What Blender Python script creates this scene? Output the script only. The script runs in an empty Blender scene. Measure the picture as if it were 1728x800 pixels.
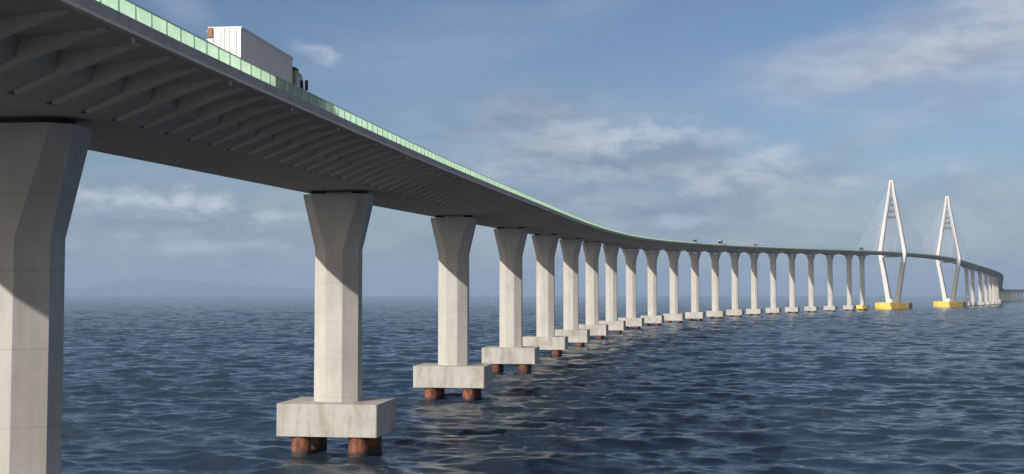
import bpy, math, random
import numpy as np

# ------------------------------------------------------------------ camera, light, exposure
scene = bpy.context.scene
COL = scene.collection
CAM_H = 16.8
cam_data = bpy.data.cameras.new('camera')
cam = bpy.data.objects.new('camera', cam_data)
COL.objects.link(cam)
cam.location = (0, 0, CAM_H)
cam.rotation_euler = (math.pi / 2 + math.atan(97 / 2000), 0, 0)
cam_data.sensor_width = 36.0
cam_data.lens = 36.0 * 2000 / 1728
cam_data.clip_start = 0.5
cam_data.clip_end = 90000
scene.camera = cam

SUN_AZ = 38.5          # degrees left of straight behind the camera
SUN_EL = 23.8
sx = -math.sin(math.radians(SUN_AZ)) * math.cos(math.radians(SUN_EL))
sy = -math.cos(math.radians(SUN_AZ)) * math.cos(math.radians(SUN_EL))
sz = math.sin(math.radians(SUN_EL))
sun_data = bpy.data.lights.new('sun', 'SUN')
sun_data.energy = 4.1
sun_data.angle = math.radians(0.5)
sun_data.color = (1.0, 0.94, 0.86)
sun = bpy.data.objects.new('sun', sun_data)
COL.objects.link(sun)
from mathutils import Vector
sun.rotation_euler = Vector((sx, sy, sz)).to_track_quat('Z', 'Y').to_euler()
sun.location = (-200, -200, 300)

scene.view_settings.view_transform = 'Standard'
scene.view_settings.look = 'None'
scene.view_settings.exposure = 0.37
scene.view_settings.gamma = 1.0
scene.cycles.max_bounces = 7
scene.cycles.transparent_max_bounces = 24
scene.cycles.volume_bounces = 1

world = bpy.data.worlds.new('World')
scene.world = world
world.use_nodes = True
WT = world.node_tree
WT.nodes.clear()


class NG:
    """tiny node-graph helper"""
    def __init__(self, tree):
        self.t = tree

    def n(self, typ, **kw):
        nd = self.t.nodes.new(typ)
        for k, v in kw.items():
            setattr(nd, k, v)
        return nd

    def l(self, a, b):
        self.t.links.new(a, b)

    def put(self, sock, v):
        if isinstance(v, bpy.types.NodeSocket):
            self.l(v, sock)
        elif v is not None:
            sock.default_value = v

    def m(self, op, a, b=None, c=None, clamp=False):
        nd = self.n('ShaderNodeMath', operation=op, use_clamp=clamp)
        self.put(nd.inputs[0], a)
        if b is not None: self.put(nd.inputs[1], b)
        if c is not None: self.put(nd.inputs[2], c)
        return nd.outputs[0]

    def ramp(self, v, a, b, lo=0.0, hi=1.0, smooth=True):
        nd = self.n('ShaderNodeMapRange')
        nd.interpolation_type = 'SMOOTHSTEP' if smooth else 'LINEAR'
        self.put(nd.inputs[0], v)
        for i, x in enumerate((a, b, lo, hi)):
            nd.inputs[i + 1].default_value = x
        return nd.outputs[0]

    def noise(self, vec, scale, detail=4, rough=0.55, dist=0.0, out=0):
        nd = self.n('ShaderNodeTexNoise')
        if vec is not None: self.put(nd.inputs['Vector'], vec)
        nd.inputs['Scale'].default_value = scale
        nd.inputs['Detail'].default_value = detail
        nd.inputs['Roughness'].default_value = rough
        nd.inputs['Distortion'].default_value = dist
        return nd.outputs[out]

    def vmul(self, vec, s):
        nd = self.n('ShaderNodeVectorMath', operation='MULTIPLY')
        self.put(nd.inputs[0], vec)
        nd.inputs[1].default_value = s
        return nd.outputs[0]

    def vadd(self, vec, s):
        nd = self.n('ShaderNodeVectorMath', operation='ADD')
        self.put(nd.inputs[0], vec)
        nd.inputs[1].default_value = s
        return nd.outputs[0]

    def mix(self, f, a, b, blend='MIX'):
        nd = self.n('ShaderNodeMix', data_type='RGBA', blend_type=blend)
        self.put(nd.inputs[0], f)
        for i, v in ((6, a), (7, b)):
            if isinstance(v, tuple) and len(v) == 3: v = v + (1,)
            self.put(nd.inputs[i], v)
        return nd.outputs[2]


def build_world():
    g = NG(WT)
    sky = g.n('ShaderNodeTexSky', sky_type='NISHITA')
    sky.sun_disc = False
    sky.sun_elevation = math.radians(SUN_EL)
    sky.sun_rotation = math.radians(180 + SUN_AZ)
    sky.air_density = 1.0
    sky.dust_density = 0.6
    sky.ozone_density = 2.0
    tc = g.n('ShaderNodeTexCoord')
    d = tc.outputs['Generated']
    sep = g.n('ShaderNodeSeparateXYZ')
    g.l(d, sep.inputs[0])
    x, y, z = sep.outputs
    az = g.m('ARCTAN2', x, y)
    el = g.m('ARCSINE', z)
    K = 1 / 0.06   # the background runs at strength 0.06

    def blob(px, py, rx, ry, w, tilt=0.0, wob=None, soft=1.0):
        a0 = math.atan((px - 864) / 2000); e0 = (497 - py) / 2000
        da = g.m('SUBTRACT', az, a0)
        de = g.m('SUBTRACT', el, e0)
        if tilt:
            de = g.m('SUBTRACT', de, g.m('MULTIPLY', da, tilt))
        u = g.m('MULTIPLY', da, 2000 / rx); v = g.m('MULTIPLY', de, 2000 / ry)
        r = g.m('SQRT', g.m('ADD', g.m('MULTIPLY', u, u), g.m('MULTIPLY', v, v)))
        if wob is not None:
            r = g.m('ADD', r, wob)
        return g.m('MULTIPLY', g.ramp(r, 1.25, 0.15), w)

    st = g.vmul(d, (1, 1, 2.6))
    n1 = g.noise(g.vadd(st, (3.1, 0.4, 1.2)), 7.5, 7, 0.55, 0.3)
    n2 = g.noise(g.vadd(st, (0.3, 7.4, 2.2)), 19.0, 8, 0.6, 0.15)
    n4 = g.noise(g.vadd(g.vmul(d, (1, 1, 2.0)), (1.3, 2.4, 8.2)), 42.0, 6, 0.55, 0.2)
    n3 = g.noise(g.vadd(g.vmul(d, (1, 1, 5.0)), (5.3, 1.4, 0.2)), 5.0, 6, 0.5, 0.6)
    wob = g.m('MULTIPLY', g.m('SUBTRACT', n1, 0.5), 1.8)
    wob2 = g.m('MULTIPLY', g.m('SUBTRACT', n4, 0.5), 2.2)

    # the clear sky, a little greyed by thin high cloud
    base = g.mix(1.0, sky.outputs[0], (0.84, 0.90, 1.04), 'MULTIPLY')
    # thin veils
    veil = None
    for b in ((700, 90, 420, 95, 0.42, 0.25), (980, 20, 150, 60, 0.40, 0.2), (540, 100, 80, 30, 0.50, -0.25),
              (290, 20, 70, 40, 0.55, -0.5), (230, 312, 190, 26, 0.7, 0.0), (1480, 245, 90, 24, 0.28, 0.2),
              (1330, 175, 130, 42, 0.42, 0.0)):
        m = blob(*b[:5], tilt=b[5], wob=wob)
        veil = m if veil is None else g.m('MAXIMUM', veil, m)
    veil = g.m('MULTIPLY', veil, g.ramp(n3, 0.3, 0.62))
    c = g.mix(veil, base, (0.255 * K, 0.315 * K, 0.43 * K))
    # low grey-blue banks
    bank = None
    for b in ((300, 425, 480, 105, 1.0, 0.0), (1010, 262, 340, 100, 1.0, -0.10), (1180, 340, 520, 120, 0.95, -0.1), (1640, 350, 260, 80, 0.7, 0.0),
              (1560, 400, 420, 70, 0.45, 0.0), (760, 430, 700, 70, 0.50, 0.0), (30, 400, 300, 110, 0.8, 0),
              (-800, 380, 700, 120, 0.8, 0.0), (2600, 330, 600, 140, 0.8, 0.0)):
        m = blob(*b[:5], tilt=b[5], wob=wob)
        bank = m if bank is None else g.m('MAXIMUM', bank, m)
    bank = g.m('MULTIPLY', bank, g.ramp(n2, 0.25, 0.55, 0.35, 1.0))
    low = g.m('MULTIPLY', g.ramp(el, 0.10, 0.015), 0.85)
    bank = g.m('MAXIMUM', bank, low)
    bcol = g.mix(g.ramp(g.m('ADD', g.m('MULTIPLY', n1, 0.5), g.m('MULTIPLY', n2, 0.5)), 0.38, 0.62), (0.17 * K, 0.222 * K, 0.31 * K), (0.335 * K, 0.375 * K, 0.43 * K))
    c = g.mix(bank, c, bcol)
    # big pale cloud, upper right
    big = None
    for b in ((1600, 125, 300, 100, 1.0, 0.12), (1735, 60, 130, 130, 1.0, 0.0), (1470, 130, 170, 48, 0.75, 0.1)):
        m = blob(*b[:5], tilt=b[5], wob=wob)
        big = m if big is None else g.m('MAXIMUM', big, m)
    big = g.m('MULTIPLY', big, g.ramp(n1, 0.2, 0.6, 0.65, 1.0))
    gcol = g.mix(g.ramp(n2, 0.35, 0.68), (0.28 * K, 0.32 * K, 0.41 * K), (0.42 * K, 0.46 * K, 0.53 * K))
    c = g.mix(big, c, gcol)
    # bright cumulus tops
    tn = g.ramp(n2, 0.38, 0.54, 0.35, 1.0)
    top = None
    for b in ((170, 338, 95, 17, 0.8, 0.0), (225, 343, 70, 20, 1.0, -0.1), (312, 342, 34, 20, 1.0, 0.0), (357, 348, 52, 24, 1.0, 0.0), (270, 362, 120, 16, 0.5, 0.0), (480, 378, 80, 20, 0.5, 0.1), (240, 395, 90, 14, 0.3, 0),
              (458, 368, 60, 12, 0.6, 0.0), (440, 415, 60, 14, 0.5, 0.0), (320, 420, 80, 16, 0.4, 0.0), (150, 430, 70, 14, 0.25, 0.0),
              (1070, 235, 120, 30, 0.6, 0.15), (1290, 288, 60, 42, 0.65, 0.0), (1185, 318, 70, 26, 0.5, 0.0), (1165, 222, 22, 12, 0.6, 0),
              (1150, 375, 60, 14, 0.45, 0.0), (880, 280, 80, 16, 0.45, 0.0), (980, 215, 120, 14, 0.35, 0.1), (1450, 320, 110, 22, 0.5, 0.0), (1550, 300, 90, 20, 0.4, 0.1), (940, 300, 160, 26, 0.4, 0.0), (1060, 330, 120, 22, 0.35, 0.0), (1230, 240, 60, 22, 0.4, 0.0), (540, 98, 44, 18, 0.6, -0.3)):
        m = blob(*b[:5], tilt=b[5], wob=wob2)
        top = m if top is None else g.m('MAXIMUM', top, m)
    top = g.m('MULTIPLY', top, tn)
    c = g.mix(top, c, (0.47 * K, 0.52 * K, 0.60 * K))
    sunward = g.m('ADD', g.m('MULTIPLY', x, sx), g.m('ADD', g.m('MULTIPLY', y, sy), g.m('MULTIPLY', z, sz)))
    fill_cloud = g.m('MULTIPLY', g.ramp(sunward, -0.1, 0.9), g.m('MULTIPLY', g.ramp(n1, 0.35, 0.6), g.ramp(z, -0.02, 0.1)))  # unseen bright warm cloud behind the camera, added to lift the shaded parts
    c = g.mix(fill_cloud, c, (1.75 * K, 1.5 * K, 1.25 * K))
    bg = g.n('ShaderNodeBackground')
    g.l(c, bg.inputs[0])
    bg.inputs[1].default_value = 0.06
    out = g.n('ShaderNodeOutputWorld')
    g.l(bg.outputs[0], out.inputs[0])


build_world()


# ------------------------------------------------------------------ materials
def new_mat(name):
    m = bpy.data.materials.new(name)
    m.use_nodes = True
    m.node_tree.nodes.clear()
    g = NG(m.node_tree)
    out = g.n('ShaderNodeOutputMaterial')
    return m, g, out


def principled(g, out, **kw):
    p = g.n('ShaderNodeBsdfPrincipled')
    for k, v in kw.items():
        s = p.inputs[k]
        if isinstance(v, tuple) and len(v) == 3: v = v + (1,)
        g.put(s, v)
    g.l(p.outputs[0], out.inputs[0])
    return p


def geo_pos(g):
    return g.n('ShaderNodeNewGeometry').outputs['Position']


def concrete(name, light, dark, joint=None, streak=0.5, stain=(0.30, 0.27, 0.20), stain_amt=0.0, rough=0.85):
    m, g, out = new_mat(name)
    p = geo_pos(g)
    big = g.noise(p, 0.22, 5, 0.6)
    fine = g.noise(p, 2.6, 6, 0.65)
    st = g.noise(g.vmul(p, (1.6, 1.6, 0.10)), 1.0, 5, 0.6)
    f = g.m('ADD', g.m('MULTIPLY', big, 0.5), g.m('ADD', g.m('MULTIPLY', fine, 0.25), g.m('MULTIPLY', st, 0.25 + streak * 0.4)))
    c = g.mix(g.ramp(f, 0.42, 0.78), dark, light)
    if stain_amt:
        s = g.ramp(g.noise(g.vadd(g.vmul(p, (0.6, 0.6, 0.3)), (9, 4, 2)), 0.9, 7, 0.65), 0.42, 0.72, 0, stain_amt)
        c = g.mix(s, c, stain)
    h = fine
    if joint:
        sep = g.n('ShaderNodeSeparateXYZ')
        g.l(p, sep.inputs[0])
        fr = g.m('ABSOLUTE', g.m('SUBTRACT', g.m('FRACT', g.m('DIVIDE', sep.outputs[2], joint)), 0.5))
        line = g.ramp(fr, 0.0, 0.03 * 2.5 / joint, 1.0, 0.0)
        # each pour of the formwork took a slightly different tone
        lift = g.n('ShaderNodeTexWhiteNoise', noise_dimensions='1D')
        g.l(g.m('FLOOR', g.m('ADD', g.m('DIVIDE', sep.outputs[2], joint), 0.5)), lift.inputs['W'])
        c = g.mix(g.m('MULTIPLY', lift.outputs[0], 0.16), c, dark)
        c = g.mix(g.m('MULTIPLY', line, 0.32), c, tuple(v * 0.6 for v in dark))
    bump = g.n('ShaderNodeBump')
    bump.inputs['Strength'].default_value = 0.25
    bump.inputs['Distance'].default_value = 0.04
    g.l(h, bump.inputs['Height'])
    pr = principled(g, out, **{'Base Color': c, 'Roughness': rough})
    g.l(bump.outputs[0], pr.inputs['Normal'])
    return m


def paint(name, col, rough=0.45, var=0.15, metallic=0.0, scale=3.0):
    m, g, out = new_mat(name)
    n = g.noise(geo_pos(g), scale, 5, 0.6)
    c = g.mix(g.ramp(n, 0.3, 0.7), tuple(v * (1 - var) for v in col), col)
    principled(g, out, **{'Base Color': c, 'Roughness': rough, 'Metallic': metallic})
    return m


M = {}
M['pier'] = concrete('pier_concrete', (0.49, 0.474, 0.442), (0.37, 0.356, 0.328), joint=4.0, streak=0.35, stain=(0.34, 0.32, 0.27), stain_amt=0.25)
M['cap'] = concrete('cap_concrete', (0.42, 0.408, 0.38), (0.29, 0.28, 0.255), streak=0.8, stain=(0.19, 0.175, 0.125), stain_amt=0.6)
M['girder'] = concrete('girder_concrete', (0.56, 0.50, 0.42), (0.45, 0.40, 0.335), streak=0.2)
M['rib'] = concrete('rib_concrete', (0.66, 0.60, 0.51), (0.56, 0.51, 0.435), streak=0.1)
M['edge'] = concrete('edge_concrete', (0.40, 0.40, 0.40), (0.28, 0.28, 0.29), streak=0.3)
M['asphalt'] = concrete('asphalt', (0.06, 0.06, 0.06), (0.04, 0.04, 0.042), streak=0.0)
M['rubber'] = paint('black_rubber', (0.02, 0.02, 0.02), 0.8)
M['pylon'] = concrete('pylon_white', (0.58, 0.575, 0.56), (0.48, 0.475, 0.46), joint=6.0, streak=0.4)
M['cable'] = paint('cable_sheath', (0.70, 0.72, 0.74), 0.4)
M['yellow'] = paint('yellow_fender', (0.76, 0.54, 0.07), 0.5, 0.3, scale=0.35)
M['darksteel'] = paint('dark_steel', (0.06, 0.065, 0.07), 0.5)
M['rail'] = paint('rail_steel', (0.42, 0.56, 0.48), 0.45)
M['white'] = paint('white_truck_paint', (0.70, 0.69, 0.67), 0.35, 0.06)
M['side'] = paint('grey_truck_panel', (0.56, 0.53, 0.53), 0.45, 0.12)
M['brown'] = paint('brown_panel', (0.22, 0.11, 0.06), 0.6)
M['cab'] = paint('olive_cab', (0.16, 0.16, 0.04), 0.4)
M['blackglass'] = paint('dark_window', (0.015, 0.018, 0.02), 0.08, 0.0)
M['redlamp'] = paint('red_lamp_lens', (0.35, 0.02, 0.02), 0.2)
M['van_dark'] = paint('dark_van_paint', (0.09, 0.095, 0.11), 0.3)
M['galv'] = paint('galvanised', (0.55, 0.56, 0.57), 0.45, 0.1, 0.3)


def rust_mat():
    m, g, out = new_mat('rusty_steel')
    p = geo_pos(g)
    n = g.noise(g.vmul(p, (1.2, 1.2, 0.6)), 1.3, 6, 0.65)
    c = g.mix(g.ramp(n, 0.35, 0.65), (0.05, 0.020, 0.012), (0.23, 0.075, 0.038))
    sep = g.n('ShaderNodeSeparateXYZ')
    g.l(p, sep.inputs[0])
    wet = g.ramp(g.m('ADD', sep.outputs[2], g.m('MULTIPLY', n, 0.8)), 0.75, 1.25, 1.0, 0.0)
    c = g.mix(wet, c, (0.03, 0.02, 0.015))
    principled(g, out, **{'Base Color': c, 'Roughness': 0.8})
    return m


M['rust'] = rust_mat()


def glass_fence_mat():
    m, g, out = new_mat('green_screen')
    p = geo_pos(g)
    n = g.noise(p, 0.9, 4, 0.6)
    col = g.mix(g.ramp(n, 0.3, 0.7), (0.66, 0.80, 0.68), (0.80, 0.90, 0.80))
    tr = g.n('ShaderNodeBsdfTranslucent')
    g.l(col, tr.inputs[0])
    tp = g.n('ShaderNodeBsdfTransparent')
    tp.inputs[0].default_value = (0.66, 0.90, 0.76, 1)
    gl = g.n('ShaderNodeBsdfGlossy')
    gl.inputs['Roughness'].default_value = 0.12
    a = g.n('ShaderNodeMixShader')
    a.inputs[0].default_value = 0.30
    g.l(tr.outputs[0], a.inputs[1]); g.l(tp.outputs[0], a.inputs[2])
    b = g.n('ShaderNodeMixShader')
    b.inputs[0].default_value = 0.05
    g.l(a.outputs[0], b.inputs[1]); g.l(gl.outputs[0], b.inputs[2])
    g.l(b.outputs[0], out.inputs[0])
    return m


M['screen'] = glass_fence_mat()


def water_mat():
    m, g, out = new_mat('sea_water')
    p = geo_pos(g)
    a = g.noise(g.vmul(p, (0.55, 1.3, 1)), 0.8, 6, 0.66, 0.2)
    b = g.noise(g.vmul(p, (0.8, 1.3, 1)), 2.6, 4, 0.6, 0.2)
    big = g.noise(p, 0.10, 3, 0.5)
    h = g.m('ADD', g.m('MULTIPLY', a, 1.0), g.m('MULTIPLY', b, 0.3))
    gust = g.noise(g.vmul(p, (0.6, 1.0, 1)), 0.018, 4, 0.55)
    h = g.m('MULTIPLY', h, g.m('MULTIPLY', g.ramp(big, 0.3, 0.7, 0.45, 1.3), g.ramp(gust, 0.35, 0.65, 0.55, 1.5)))
    # away from the finely meshed water the metre-long waves live in the bump
    sp = g.n('ShaderNodeSeparateXYZ'); g.l(p, sp.inputs[0])
    rr = g.m('SQRT', g.m('ADD', g.m('MULTIPLY', sp.outputs[0], sp.outputs[0]), g.m('MULTIPLY', sp.outputs[1], sp.outputs[1])))
    far = g.ramp(rr, 180, 700)
    c_ = g.noise(g.vmul(p, (0.5, 1.2, 1)), 0.24, 5, 0.6, 0.2)
    h = g.m('ADD', h, g.m('MULTIPLY', g.m('MULTIPLY', c_, 7.5), far))
    bump = g.n('ShaderNodeBump')
    bump.inputs['Strength'].default_value = 1.0
    bump.inputs['Distance'].default_value = 0.19
    g.l(h, bump.inputs['Height'])
    pr = principled(g, out, **{'Base Color': (0.015, 0.026, 0.043), 'Roughness': 0.05, 'IOR': 1.333})
    g.l(bump.outputs[0], pr.inputs['Normal'])
    return m


M['water'] = water_mat()


# ------------------------------------------------------------------ mesh helpers
def props(o, label=None, cat=None, group=None, kind=None):
    if label: o['label'] = label
    if cat: o['category'] = cat
    if group: o['group'] = group
    if kind: o['kind'] = kind
    return o


class MB:
    def __init__(self):
        self.v = []; self.f = []

    def add(self, vs, fs):
        n = len(self.v)
        self.v += [tuple(a) for a in vs]
        self.f += [tuple(i + n for i in f) for f in fs]
        return self

    def loft(self, rings, closed=True, caps=True):
        k = len(rings[0]); n = len(self.v)
        for r in rings: self.v += [tuple(a) for a in r]
        for i in range(len(rings) - 1):
            for j in range(k if closed else k - 1):
                a = n + i * k + j; b = n + i * k + (j + 1) % k
                self.f.append((a, b, b + k, a + k))
        if caps and closed:
            self.f.append(tuple(n + j for j in reversed(range(k))))
            self.f.append(tuple(n + (len(rings) - 1) * k + j for j in range(k)))
        return self

    def box(self, x0, x1, y0, y1, z0, z1, ch=0.0):
        if ch:
            r = [(x0 + ch, y0), (x1 - ch, y0), (x1, y0 + ch), (x1, y1 - ch), (x1 - ch, y1), (x0 + ch, y1), (x0, y1 - ch), (x0, y0 + ch)]
        else:
            r = [(x0, y0), (x1, y0), (x1, y1), (x0, y1)]
        return self.loft([[(a, b, z0) for a, b in r], [(a, b, z1) for a, b in r]])

    def tube(self, p0, p1, r, k=8, r1=None):
        p0 = Vector(p0); p1 = Vector(p1)
        d = (p1 - p0).normalized()
        a = d.orthogonal().normalized(); b = d.cross(a)
        r1 = r if r1 is None else r1
        R = []
        for p, rr in ((p0, r), (p1, r1)):
            R.append([p + a * (rr * math.cos(t)) + b * (rr * math.sin(t)) for t in [2 * math.pi * i / k for i in range(k)]])
        return self.loft(R)

    def build(self, name, mat, parent=None, smooth=False):
        me = bpy.data.meshes.new(name)
        me.from_pydata(self.v, [], self.f)
        me.validate()
        import bmesh
        bm = bmesh.new(); bm.from_mesh(me)
        bmesh.ops.recalc_face_normals(bm, faces=bm.faces)
        bm.to_mesh(me); bm.free()
        me.materials.append(M[mat] if isinstance(mat, str) else mat)
        if smooth:
            for p in me.polygons: p.use_smooth = True
        o = bpy.data.objects.new(name, me)
        COL.objects.link(o)
        if parent is not None: o.parent = parent
        return o


def empty(name, loc=(0, 0, 0), rz=0.0):
    o = bpy.data.objects.new(name, None)
    o.empty_display_size = 1
    COL.objects.link(o)
    o.location = loc
    o.rotation_euler = (0, 0, rz)
    return o


# ------------------------------------------------------------------ the line of the bridge
KN = np.array([-150, 0, 130, 260, 390, 520, 650, 780, 910, 1040, 1170, 1300, 1430, 1600, 1800, 2000, 2300, 2600, 3000, 3600.])
KV = np.array([0.8, 7.76, 8.04, 9.37, 12.08, 16.98, 20.43, 23.25, 26.32, 29.58, 32.74, 33.92, 33.15, 32.73, 30.1, 25.61, 22.12, 22.9, 29.84, 43.21])
KV = KV[:len(KN)]


def spline(kn, v, x):
    n = len(kn); A = np.zeros((n, n)); b = np.zeros(n); A[0, 0] = A[-1, -1] = 1; hh = np.diff(kn)
    for i in range(1, n - 1):
        A[i, i - 1] = hh[i - 1]; A[i, i] = 2 * (hh[i - 1] + hh[i]); A[i, i + 1] = hh[i]
        b[i] = 6 * ((v[i + 1] - v[i]) / hh[i] - (v[i] - v[i - 1]) / hh[i - 1])
    Mm = np.linalg.solve(A, b); j = np.clip(np.searchsorted(kn, x) - 1, 0, n - 2)
    t0 = x - kn[j]; t1 = kn[j + 1] - x; H = hh[j]
    return (Mm[j] * t1 ** 3 + Mm[j + 1] * t0 ** 3) / 6 / H + (v[j] / H - Mm[j] * H / 6) * t1 + (v[j + 1] / H - Mm[j + 1] * H / 6) * t0


FS = np.arange(-200, 3600, 5.)
HD = np.radians(spline(KN, KV, FS))
PX = np.concatenate([[0], np.cumsum(np.sin((HD[1:] + HD[:-1]) / 2) * 5)])
PY = np.concatenate([[0], np.cumsum(np.cos((HD[1:] + HD[:-1]) / 2) * 5)])
PX += -18.56 - np.interp(0, FS, PX); PY += 127.0 - np.interp(0, FS, PY)
ZK = np.array([-200, -80, -40, 0, 325, 715, 1170, 1328, 1462, 1596, 1709, 1819, 1949, 2150, 2400, 2650, 3000, 3600.])
ZV = np.array([8.2, 11.55, 12.85, 13.9, 22.9, 33.6, 44.8, 47.4, 48.3, 47.0, 42.6, 39.2, 36.3, 33.0, 24.0, 13.5, 11.5, 11.0]) + CAM_H
FZ = spline(ZK, ZV, FS)


def at(s, u=0.0, v=0.0):
    """point at distance s along the bridge, u to the right of its axis, v above the road"""
    x = np.interp(s, FS, PX); y = np.interp(s, FS, PY); h = np.interp(s, FS, HD); z = np.interp(s, FS, FZ)
    return (float(x + u * math.cos(h)), float(y - u * math.sin(h)), float(z + v))


def head(s):
    return float(np.interp(s, FS, HD))


PIER_S = [-65.0] + [65.0 * i for i in range(19)]
PIER_S.append(PIER_S[-1] + 45)
PYLON_S = [PIER_S[-1] + 113, PIER_S[-1] + 113 + 268]
back = [PYLON_S[1] + 113, PYLON_S[1] + 158]
while back[-1] < 3370: back.append(back[-1] + (65 if back[-1] < 2550 else 42))


def haunch(s):
    """extra girder depth over the piers from the ninth pier on"""
    if s < 400: return 0.0
    amp = 2.0 * min(1, (s - 400) / 60)
    ps = [p for p in PIER_S + back if p > 440]
    d = min(abs(s - p) for p in ps)
    if d > 33: return 0.0
    t = 1 - d / 33
    return amp * t ** 2.2


def left_w(s):  # unseen left side, widened so its shadow falls far enough down the piers
    return float(np.interp(s, [-200, 0, 455, 650, 910], [12.8, 12.7, 12.4, 11.4, 10.4]))


D0 = 2.8
RW = 10.9


def section(s):
    D = D0 + haunch(s); L = left_w(s)
    pts = [(4.55, -D), (6.75, -1.84), (7.0, -1.0), (RW - 0.1, -0.56), (RW, -0.50), (RW, 0.0), (-L, 0.0), (-L, -0.5), (-7.0, -1.0), (-6.75, -1.84), (-4.4, -D)]
    return [at(s, u, v) for u, v in pts]


def svals(a, b):
    out = [a]
    while out[-1] < b:
        out.append(out[-1] + (2.5 if out[-1] < 500 else 5.0))
    return out


deck = empty('bridge_deck', at(0, 0, 0))
props(deck, 'long curving concrete box girder carrying the road over the sea, ribs under its wide edge', 'bridge deck')
DK = Vector(deck.location)


def deck_part(mb, name, mat, parent=None, smooth=False):
    mb.v = [tuple(Vector(p) - DK) for p in mb.v]
    return mb.build(name, mat, parent or deck, smooth)


SV = svals(-165, 3400)
girder = deck_part(MB().loft([section(s) for s in SV]), 'box_girder', 'girder')
rd = MB().loft([[at(s, RW - 0.7, 0.004), at(s, RW - 0.7, 0.08), at(s, -left_w(s) + 0.6, 0.08), at(s, -left_w(s) + 0.6, 0.004)] for s in SV])
deck_part(rd, 'road_surface', 'asphalt')
# edge beam: an upstand with a projecting drip ledge
eb = MB()
eb.loft([[at(s, RW + 0.004, -0.34), at(s, RW + 0.12, -0.32), at(s, RW + 0.12, 0.16), at(s, RW - 0.4, 0.16), at(s, RW - 0.4, 0.10), at(s, RW + 0.004, 0.10)] for s in SV])
deck_part(eb, 'edge_beam', 'edge')
lg = MB()
lg.loft([[at(s, RW + 0.003, -0.60), at(s, RW + 0.26, -0.56), at(s, RW + 0.26, -0.40), at(s, RW + 0.003, -0.37)] for s in SV])
deck_part(lg, 'drip_ledge', 'rib')
# left parapet
lp = MB().loft([[at(s, -left_w(s), 0.004), at(s, -left_w(s) + 0.35, 0.004), at(s, -left_w(s) + 0.25, 0.8), at(s, -left_w(s) + 0.02, 0.8)] for s in SV])
deck_part(lp, 'parapet', 'edge')

# ribs
RIB_P = [(4.80, -2.60), (4.98, -2.80), (6.0, -2.40), (7.5, -1.80), (8.8, -1.30), (9.6, -1.02), (10.3, -0.80), (10.7, -0.66), (10.7, -0.54), (10.3, -0.55), (7.05, -0.98), (6.8, -1.78)]


def rib(mb, s):
    w = 0.20
    D = haunch(s)
    def P(ss, u, v):
        return at(ss, u, v - (D if v < -2 else 0))
    mb.loft([[P(s - w, u, v) for u, v in RIB_P], [P(s + w, u, v) for u, v in RIB_P]])


s = -78.0
for i in range(100):
    mb = MB(); rib(mb, s)
    rb_ = deck_part(mb, 'rib', 'rib')
    sh = MB()  # dark block standing in for the shaded notch at the rib foot
    sh.loft([[at(s + e_, u, v) for u, v in ((4.62, -2.77), (4.95, -2.63), (5.0, -2.30), (4.8, -2.35))] for e_ in (-0.30, 0.30)])
    deck_part(sh, 'foot_shade', 'darksteel', rb_)
    s += 3.6
rest = MB()
while s < 1760:
    rib(rest, s); s += 3.6
for k in range(22):
    rib(rest, -81.6 - 3.6 * k)
props(deck_part(rest, 'rib', 'rib'), kind='stuff')
# drain outlets under the edge
for s in (-88, -76, -63.2, -51.5, -40, -28, -16, -4, 8):
    mb = MB().tube(at(s, RW + 0.05, -0.9), at(s, RW + 0.05, -0.58), 0.10, 8)
    deck_part(mb, 'drain_spout', 'edge')

# ------------------------------------------------------------------ the green screen fence
fence = empty('screen_fence', at(0, RW - 0.12, 0.16))
props(fence, 'pale green see-through screen fence with thin posts along the outer edge of the deck', 'fence')
FO = Vector(fence.location)


def fpart(mb, name, mat):
    mb.v = [tuple(Vector(p) - FO) for p in mb.v]
    return mb.build(name, mat, fence)


FU = RW - 0.12
STEP = 1.8


def panel(mb, s0, s1):
    ss = [s0, s1]
    mb.loft([[at(q, FU - 0.012, 0.20), at(q, FU + 0.012, 0.20), at(q, FU + 0.012, 0.90), at(q, FU - 0.012, 0.90)] for q in ss])


def post(mb, s, h=0.96):
    w = 0.028
    mb.loft([[at(s - w, FU - 0.07, 0.163), at(s + w, FU - 0.07, 0.163), at(s + w, FU + 0.07, 0.163), at(s - w, FU + 0.07, 0.163)],
             [at(s - w, FU - 0.04, h), at(s + w, FU - 0.04, h), at(s + w, FU + 0.04, h), at(s - w, FU + 0.04, h)]])


s = -88.0
for i in range(100):
    mb = MB(); panel(mb, s + 0.035, s + STEP - 0.035); fpart(mb, 'screen_panel', 'screen')
    mb = MB(); post(mb, s); fpart(mb, 'post', 'rail')
    s += STEP
mp, mo = MB(), MB()
s_rest = s
while s < 3390:
    st_ = STEP if s < 800 else 6.3
    panel(mp, s + 0.06, s + st_ - 0.06); post(mo, s); s += st_
for k in range(30):
    q = -88.0 - STEP * (k + 1)
    panel(mp, q + 0.06, q + STEP - 0.06); post(mo, q)
props(fpart(mp, 'screen_panel', 'screen'), kind='stuff')
props(fpart(mo, 'post', 'rail'), kind='stuff')
mb = MB().loft([[at(q, FU - 0.03, 0.91), at(q, FU + 0.03, 0.91), at(q, FU + 0.03, 0.96), at(q, FU - 0.03, 0.96)] for q in SV])
fpart(mb, 'top_rail', 'rail')

# ------------------------------------------------------------------ piers
ORD = ['first', 'second', 'third', 'fourth', 'fifth', 'sixth', 'seventh', 'eighth', 'ninth', 'tenth', 'eleventh', 'twelfth', 'thirteenth',
       'fourteenth', 'fifteenth', 'sixteenth', 'seventeenth', 'eighteenth', 'nineteenth', 'twentieth', 'twenty-first']
CAP_T, CAP_B = 5.5, 2.15


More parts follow.
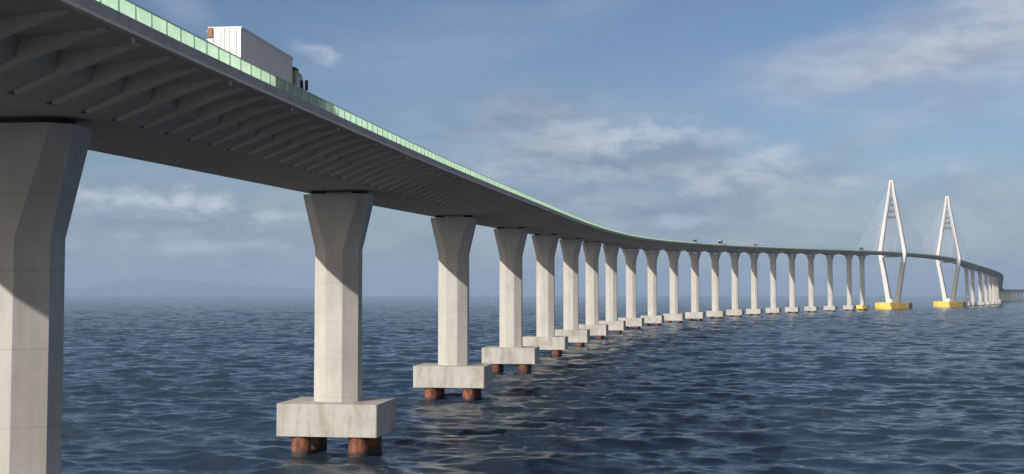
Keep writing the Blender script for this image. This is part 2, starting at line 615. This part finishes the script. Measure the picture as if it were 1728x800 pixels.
def oct_ring(w, d, c, z, cy=None):
    """plan ring: w across the bridge, d along it, c chamfer across, cy chamfer along"""
    cy = c if cy is None else cy
    a, b = w / 2, d / 2
    return [(-a + c, -b, z), (a - c, -b, z), (a, -b + cy, z), (a, b - cy, z), (a - c, b, z), (-a + c, b, z), (-a, b - cy, z), (-a, -b + cy, z)]


def make_pier(s, label, cap_mat='cap', detail=True, group='concrete bridge piers'):
    h = head(s)
    x, y, z = at(s)
    r = empty('bridge_pier', (x, y, 0), -h)
    props(r, label, 'bridge pier', group)
    soff = z - D0 - haunch(s)
    top = soff - 0.42
    mb = MB()
    W, Dp = 4.75, 3.6
    flare = 5.9 if s < 440 else 6.5
    zb = top - flare
    rings = [oct_ring(W, Dp, 1.45, CAP_T - 0.02, 0.98), oct_ring(W, Dp, 1.45, zb, 0.98)]
    n = 7
    tw = 7.3 if s < 440 else 8.2
    for i in range(1, n + 1):
        t = i / n
        e = t if s < 440 else t ** 1.9
        c = 1.45 + (1.0 - 1.45) * t
        rings.append(oct_ring(W + (tw - W) * e, Dp - 0.1 * e, c, zb + (flare - 0.25) * t, 0.98 - 0.25 * t))
    rings.append(oct_ring(tw, Dp - 0.1, 1.0, top, 0.75))
    mb.loft(rings)
    mb.build('column', 'pier', r)
    if detail:
        for sx_ in (-1, 1):
            b = MB().box(sx_ * 2.3 - 0.65, sx_ * 2.3 + 0.65, -0.6, 0.6, top + 0.002, soff + 0.03)
            b.build('bearing', 'rubber', r)
    if 440 < s < 620:
        # a light walkway rail hung round the pier head
        b = MB()
        zz = top + 0.1
        for y0 in (-2.35,):
            b.box(-tw / 2 - .1, tw / 2 + .1, y0 - 0.12, y0 + 0.12, zz - 0.1, zz + 0.16)
        b.build('walkway_rail', 'galv', r)
    # pile cap
    cw, cd = (10.7 if s < 30 else 11.4), 8.4
    bot = CAP_B if s < 200 else 1.5
    c = MB().box(-cw / 2, cw / 2, -cd / 2, cd / 2, bot, CAP_T, 0.12)
    c.build('pile_cap', cap_mat, r)
    if detail:
        for px_ in (-3.05, 3.05):
            for py_ in (-2.9, 2.9):
                p = MB().tube((px_, py_, -3.0), (px_, py_, bot + 0.02), 1.02, 20)
                p.build('pile', 'rust', r, True)
    else:
        for px_ in (-3.05, 3.05):
            p = MB().tube((px_, 0, -3.0), (px_, 0, bot + 0.02), 1.5, 8)
            p.build('pile', 'rust', r)
    return r


for i, s in enumerate(PIER_S):
    if i == 0:
        lb = 'huge pale concrete pier nearest the camera, cut off by the left edge of the photo'
    elif i == 1:
        lb = 'large concrete pier standing whole in front, four rusty piles under its square cap'
    elif i == 20:
        lb = 'slim pier with a yellow painted cap, last one before the nearer pylon'
    elif i == 19:
        lb = 'slim pier with a bare grey cap, just left of the yellow capped pier'
    elif i == 8:
        lb = 'ninth concrete pier from the left, a thin pale rail across its head'
    else:
        lb = ORD[i] + ' concrete pier from the left, upper part in the slanting shade of the deck'
    make_pier(s, lb, 'yellow' if i == 20 else 'cap')
for i, s in enumerate(back):
    if i == 0:
        lb = 'slim pier standing next after the farther pylon, on its right'
    elif i == 1:
        lb = 'slim pale pier, second one to the right of the farther pylon'
    elif i == 2:
        lb = 'slim pale pier, third one to the right of the farther pylon'
    else:
        lb = 'slim pale pier in the dense far row right of the farther pylon'
    make_pier(s, lb, 'cap', i < 6)


# ------------------------------------------------------------------ pylons
def make_pylon(s, label, cab_side):
    h = head(s)
    x, y, z = at(s)
    r = empty('bridge_pylon', (x, y, 0), -h)
    props(r, label, 'pylon', 'white diamond pylons of the cable-stayed span')
    zd = z                       # road level
    TOP = CAM_H + 131.5
    base = 8.1
    # leg outline across the bridge: (height, half spread of leg centre, leg width, leg depth)
    prof = [(base, 4.6, 5.4, 8.0), (base + 6, 5.5, 5.0, 7.4), (zd * 0.62, 9.6, 4.6, 6.6), (zd - 4, 13.2, 4.3, 6.0), (zd + 1, 13.9, 4.2, 5.8),
            (zd + 8, 12.7, 4.0, 5.6), (zd + 30, 9.1, 3.7, 5.2), (zd + 52, 5.4, 3.4, 4.8), (zd + 68, 2.9, 3.0, 4.4), (TOP, 1.0, 2.0, 3.2)]
    for sg in (-1, 1):
        mb = MB(); rings = []
        for (zz, c, w, dpt) in prof:
            w *= 1.05; cc = max(c, w / 2 + 0.01) * sg
            rings.append([(cc - w / 2, -dpt / 2 + .5, zz), (cc - w / 2 + .5, -dpt / 2, zz), (cc + w / 2 - .5, -dpt / 2, zz), (cc + w / 2, -dpt / 2 + .5, zz),
                          (cc + w / 2, dpt / 2 - .5, zz), (cc + w / 2 - .5, dpt / 2, zz), (cc - w / 2 + .5, dpt / 2, zz), (cc - w / 2, dpt / 2 - .5, zz)])
        mb.loft(rings)
        mb.build('leg', 'pylon', r)
    # solid foot where the legs meet
    mb = MB()
    mb.loft([[(-6.5, -4.2, base - 0.5), (6.5, -4.2, base - 0.5), (6.5, 4.2, base - 0.5), (-6.5, 4.2, base - 0.5)],
             [(-5, -3.6, base + 3.5), (5, -3.6, base + 3.5), (5, 3.6, base + 3.5), (-5, 3.6, base + 3.5)]])
    mb.build('foot', 'pylon', r)
    # cross beam under the deck
    mb = MB().box(-13, 13, -2.0, 2.0, zd - D0 - 2.1, zd - D0 - 0.12, 0.3)
    mb.build('cross_beam', 'pylon', r)
    # anchor boxes and struts between the legs near the top
    for k, zz in enumerate((TOP - 22, TOP - 29, TOP - 36, TOP - 43)):
        hw = float(np.interp(zz, [p[0] for p in prof], [p[1] for p in prof]))
        MB().box(-hw, hw, -1.3, 1.3, zz - 1.3, zz + 1.3, 0.1).build('anchor_strut', 'darksteel', r)
    # stays: two planes, each way along the bridge
    for sd in (-1, 1):
        for di in (-1, 1):
            reach = 104 if di == cab_side else 126
            for k in range(9):
                t = (k + 1) / 9
                ls = s + di * (14 + (reach - 14) * t)
                zz = TOP - 46 + 38 * t
                hw = float(np.interp(zz, [p[0] for p in prof], [p[1] for p in prof]))
                q = Vector(at(ls, sd * 9.8, 0.1)) - Vector((x, y, 0))
                c_, s_ = math.cos(h), math.sin(h)
                ql = (q.x * c_ - q.y * s_, q.x * s_ + q.y * c_, q.z)
                MB().tube((sd * hw, di * 2.0, zz), ql, 0.105, 5).build('stay_cable', 'cable', r)
    # yellow fender ring round the base
    a, b = 19.0, 12.0
    def ring(k, zz):
        return [(-a * k + 7, -b * k, zz), (a * k - 7, -b * k, zz), (a * k, -b * k + 6, zz), (a * k, b * k - 6, zz), (a * k - 7, b * k, zz), (-a * k + 7, b * k, zz), (-a * k, b * k - 6, zz), (-a * k, -b * k + 6, zz)]
    mb = MB().loft([ring(.97, -2), ring(1, 1.2), ring(1, 7.0), ring(.97, 7.7)])
    mb.build('fender', 'yellow', r)
    mb = MB()
    for k in range(13):
        xx = -18 + 3 * k
        yy = -b - 0.05 if abs(xx) < a - 7 else -b + 6 * (abs(xx) - (a - 7)) / 7 - 0.1
        mb.box(xx - 0.22, xx + 0.22, yy - 0.35, yy + 0.2, 0.8, 6.8)
    mb.build('fender_rib', 'yellow', r)
    mb = MB().box(a + 0.003, a + 1.2, -b + 7, b - 7, 1.0, 7.0, 0.1)
    mb.build('boat_landing', 'darksteel', r)
    return r


make_pylon(PYLON_S[0], 'nearer and taller white diamond pylon standing in a yellow fender ring', -1)
make_pylon(PYLON_S[1], 'farther white diamond pylon, the right one of the pair, in a yellow fender', 1)


# ------------------------------------------------------------------ vehicles on the deck
def vehicle_root(name, s, u, label, cat, group=None):
    x, y, z = at(s, u, 0.085)
    r = empty(name, (x, y, z), -head(s))
    r.rotation_euler = (math.atan(0.0255), 0, -head(s))
    props(r, label, cat, group)
    return r


def wheel(parent, x, y, rad=0.5, w=0.3):
    k = 20
    o = MB().tube((x - w / 2, y, rad), (x + w / 2, y, rad), rad, k).build('wheel', 'rubber', parent)
    MB().tube((x - w / 2 - 0.01, y, rad), (x + w / 2 + 0.01, y, rad), rad * 0.52, 12).build('rim', 'galv', o)
    return o


def make_truck():
    r = vehicle_root('box_truck', -56.6, 8.35, 'white box truck driving along the deck behind the green fence', 'truck')
    hw, L = 0.99, 10.7
    z0, z1 = 0.75, 3.5
    box = MB().box(-hw, hw, 0.06, L, z0, z1, 0.03).build('cargo_box', 'side', r)
    n = 44
    for sg in (-1, 1):   # one corrugated sheet each side
        mb = MB(); pr_ = []
        for i in range(n):
            yy = 0.35 + i * (L - 0.6) / (n - 1)
            pr_ += [(yy - 0.08, 0.004), (yy - 0.06, 0.034), (yy + 0.06, 0.034), (yy + 0.08, 0.004)]
        mb.loft([[(sg * (hw + o_), y_, zz) for y_, o_ in pr_] for zz in (z0 + 0.14, z1 - 0.13)], closed=False, caps=False)
        mb.build('side_panel', 'side', box)
    mb = MB()
    for sg in (-1, 1):
        for (za, zb) in ((z0 - 0.02, z0 + 0.12), (z1 - 0.12, z1 + 0.02)):
            mb.box(min(sg * (hw - .01), sg * (hw + .05)), max(sg * (hw - .01), sg * (hw + .05)), 0.0, L, za, zb)
    mb.build('frame_rail', 'galv', box)
    for sg in (-1, 1):
        d = MB().box(min(sg * 0.02, sg * (hw - .06)), max(sg * 0.02, sg * (hw - .06)), -0.02, 0.05, z0 + 0.08, z1 - 0.1).build('rear_door', 'white', r)
        mb = MB()
        for xx in (0.3, 0.7):
            mb.tube((sg * xx, -0.06, z0 + 0.1), (sg * xx, -0.06, z1 - 0.14), 0.014, 6)
        for zz in (1.35, 2.05, 2.75, 3.25):
            mb.box(min(sg * 0.05, sg * 1.12), max(sg * 0.05, sg * 0.92), -0.045, -0.021, zz - 0.025, zz + 0.025)
        mb.build('locking_bar', 'galv', d)
        MB().box(sg * 0.95 - 0.16, sg * 0.95 + 0.16, -0.05, 0.04, 0.42, 0.56).build('tail_lamp', 'redlamp', r)
    mb = MB()
    mb.box(-hw, -hw + 0.06, -0.05, 0.06, z0, z1); mb.box(hw - 0.06, hw, -0.05, 0.06, z0, z1)
    mb.box(-hw + .06, hw - .06, -0.05, 0.06, z1 - 0.09, z1); mb.box(-hw + .06, hw - .06, -0.05, 0.06, z0, z0 + 0.07)
    mb.build('door_frame', 'galv', r)
    MB().box(-hw - 0.06, -hw + 0.26, -0.12, -0.052, z1 - 0.62, z1 - 0.04).build('corner_flap', 'brown', r)
    MB().box(-0.45, 0.45, 0.2, L + 2.2, 0.5, 0.74).build('chassis', 'darksteel', r)
    MB().box(-1.1, 1.1, 0.02, 0.16, 0.36, 0.6).build('bumper', 'darksteel', r)
    # cab with rounded roof
    cb = MB()
    y0, y1 = L + 0.15, L + 2.35
    pro = [(y0, 0.55), (y1, 0.55), (y1 + 0.05, 1.5), (y1 - 0.25, 2.35), (y1 - 0.6, 2.62), (y0 + 0.35, 2.72), (y0, 2.5)]
    cb.loft([[(-1.12, a, b) for a, b in pro], [(1.12, a, b) for a, b in pro]])
    cab = cb.build('cab', 'cab', r)
    for sg in (-1, 1):
        xa, xb = sg * 1.123, sg * 1.14
        MB().box(min(xa, xb), max(xa, xb), y0 + 0.25, y1 - 0.3, 1.55, 2.35).build('side_window', 'blackglass', cab)
        MB().box(min(sg * 1.2, sg * 1.42), max(sg * 1.2, sg * 1.42), y1 - 0.1, y1 + 0.05, 1.6, 2.3, 0.03).build('mirror', 'rubber', cab)
    ws = MB().loft([[(-1.0, y1 + 0.065, 1.5), (-1.0, y1 + 0.04, 1.47), (-1.0, y1 - 0.27, 2.30), (-1.0, y1 - 0.24, 2.33)],
                    [(1.0, y1 + 0.065, 1.5), (1.0, y1 + 0.04, 1.47), (1.0, y1 - 0.27, 2.30), (1.0, y1 - 0.24, 2.33)]])
    ws.build('windscreen', 'blackglass', cab)
    MB().box(-1.0, 1.0, y0 + 0.15, y1 - 0.8, 2.60, 2.95, 0.12).build('roof_fairing', 'rubber', cab)
    for yy in (1.6, 2.75, L + 1.2):
        for sg in (-1, 1):
            wheel(r, sg * 1.02, yy)
    return r


make_truck()


def make_van(s, u, label, H, L, col, glass='blackglass'):
    r = vehicle_root('small_truck' if H > 2.6 else 'van', s, u, label, 'truck' if H > 2.6 else 'van', 'small vehicles far along the deck')
    hw = 1.0
    pro = [(0, 0.45), (L, 0.45), (L, 1.2), (L - 0.7, 1.35), (L - 1.3, H * 0.93), (L - 1.9, H), (0.1, H), (0, H * 0.9)]
    b = MB().loft([[(-hw, a, c) for a, c in pro], [(hw, a, c) for a, c in pro]]).build('body', col, r)
    for sg in (-1, 1):
        MB().box(min(sg * (hw + .003), sg * (hw + .02)), max(sg * (hw + .003), sg * (hw + .02)), L - 2.2, L - 1.2, 1.35, H * 0.85).build('window', glass, b)
        for yy in (0.9, L - 0.95):
            wheel(r, sg * 0.9, yy, 0.38, 0.24)
    MB().box(-0.8, 0.8, -0.02, -0.003, 1.3, H * 0.85).build('rear_window', glass, b)
    return r


make_van(607, 8.4, 'tiny dark van on the deck above the eleventh pier from the left', 2.5, 5.2, 'van_dark')
make_van(690, 8.4, 'small dark truck on the deck, largest of the far vehicles on the middle bend', 3.4, 6.5, 'van_dark')
make_van(812, 8.4, 'tiny dark van on the deck between the fourteenth and fifteenth piers', 2.5, 5.2, 'van_dark')
make_van(1182, 8.4, 'small dark truck on the deck just before the nearer pylon', 3.8, 7.5, 'van_dark')

# ------------------------------------------------------------------ the sea
def make_sea():
    rng = np.random.RandomState(7)
    # radii: dense from 85 to 450 m, then growing
    r = [0.0, 4, 9, 15, 23, 32, 42, 54, 66, 78, 88]
    while r[-1] < 260: r.append(r[-1] + 0.42)
    while r[-1] < 34000: r.append(r[-1] + min(max(0.45, r[-1] * 0.0026), 800) * (1 if r[-1] < 4000 else 6))
    r = np.array(r)
    a = [-180 + 6 * i for i in range(25)]
    a = list(np.arange(-180, -34, 4.0)) + list(np.arange(-34, 34, 0.075)) + list(np.arange(34, 180.1, 4.0))
    a = np.radians(np.array(a))
    R, A = np.meshgrid(r, a, indexing='ij')
    X = R * np.sin(A); Y = R * np.cos(A)
    Z = np.zeros_like(X); DX = np.zeros_like(X); DY = np.zeros_like(X)
    dr = np.gradient(r)[:, None] * np.ones_like(X)
    wind = math.radians(192)
    amp_tot = 0
    sec = slice(np.searchsorted(a, -0.62), np.searchsorted(a, 0.62))
    comps = []
    for i in range(120):
        lam = math.exp(rng.uniform(math.log(1.5), math.log(30)))
        th = wind + rng.normal(0, 0.42)
        comps.append((lam, th, rng.uniform(0, 6.283)))
    for lam, th, ph in comps:
        k = 2 * math.pi / lam
        amp = 0.0050 * lam * math.exp(-((math.log(lam / 4.0)) ** 2) / 3.4)
        fade = np.clip(1.6 - dr * 3.2 / lam, 0, 1)
        fade = fade * (np.abs(A) < 0.6)
        P = k * (X * math.sin(th) + Y * math.cos(th)) + ph
        c = np.cos(P); s_ = np.sin(P)
        Z += amp * fade * (c + 0.24 * np.sin(2 * P))   # steeper on the lee side
        DX -= 0.6 * amp * fade * s_ * math.sin(th); DY -= 0.6 * amp * fade * s_ * math.cos(th)
    # gusty patches
    X2 = X + DX; Y2 = Y + DY
    nr, na = X.shape
    V = np.stack([X2, Y2, Z], -1).reshape(-1, 3).astype(np.float32)
    idx = np.arange(nr * na).reshape(nr, na)
    q = np.stack([idx[:-1, :-1], idx[:-1, 1:], idx[1:, 1:], idx[1:, :-1]], -1).reshape(-1, 4)
    me = bpy.data.meshes.new('water')
    me.vertices.add(len(V)); me.vertices.foreach_set('co', V.ravel())
    me.loops.add(q.size); me.loops.foreach_set('vertex_index', q.ravel().astype(np.int32))
    me.polygons.add(len(q)); me.polygons.foreach_set('loop_start', np.arange(0, q.size, 4, dtype=np.int32))
    me.polygons.foreach_set('use_smooth', np.ones(len(q), dtype=bool))
    me.update(calc_edges=True)
    me.flip_normals()
    me.materials.append(M['water'])
    o = bpy.data.objects.new('water', me)
    COL.objects.link(o)
    props(o, kind='structure')
    print('sea z std', Z[np.searchsorted(r, 150), sec].std(), nr, na, me.polygons[5000].normal)


make_sea()


# ------------------------------------------------------------------ far hills
def make_hills():
    rng = random.Random(3)
    m, g, out = new_mat('hill_scrub')
    n = g.noise(geo_pos(g), 0.004, 6, 0.6)
    principled(g, out, **{'Base Color': g.mix(g.ramp(n, .35, .65), (0.05, 0.07, 0.045), (0.10, 0.11, 0.075)), 'Roughness': 0.95})
    mb = MB()
    Dd = 26000.0
    rows = []
    N = 130
    for j in range(7):
        t = j / 6
        row = []
        for i in range(N):
            px = 40 + 560 * i / (N - 1)
            x = (px - 864) / 2000 * Dd
            prof_ = np.interp(px, [40, 150, 190, 240, 300, 420, 500, 560, 600], [8, 12, 21, 27, 25, 17, 12, 5, 0])
            hh = prof_ * Dd / 2000 * (1 + 0.05 * math.sin(px * 0.13) + 0.03 * math.sin(px * 0.37 + 1)) 
            zz = -5 + (hh + 5) * math.sin(math.pi * t) ** 1.1
            zz *= 1 + 0.1 * math.sin(i * 0.7 + j * 2.1) * math.sin(math.pi * t)
            row.append((x, Dd + (t - 0.5) * 1800, zz))
        rows.append(row)
    mb.loft(rows, closed=False, caps=False)
    o = mb.build('hills', m, None, True)
    props(o, kind='structure')


make_hills()


# ------------------------------------------------------------------ the air
def make_haze():
    mb = MB().box(-36000, 36000, -36000, 36000, -8, 400)
    m = bpy.data.materials.new('haze_air')
    m.use_nodes = True
    m.node_tree.nodes.clear()
    g = NG(m.node_tree)
    out = g.n('ShaderNodeOutputMaterial')
    v = g.n('ShaderNodeVolumePrincipled')
    v.inputs['Color'].default_value = (0.36, 0.50, 0.70, 1)
    v.inputs['Density'].default_value = 0.00008
    v.inputs['Anisotropy'].default_value = 0.0
    g.l(v.outputs[0], out.inputs['Volume'])
    o = mb.build('haze', m)
    props(o, kind='stuff')


make_haze()
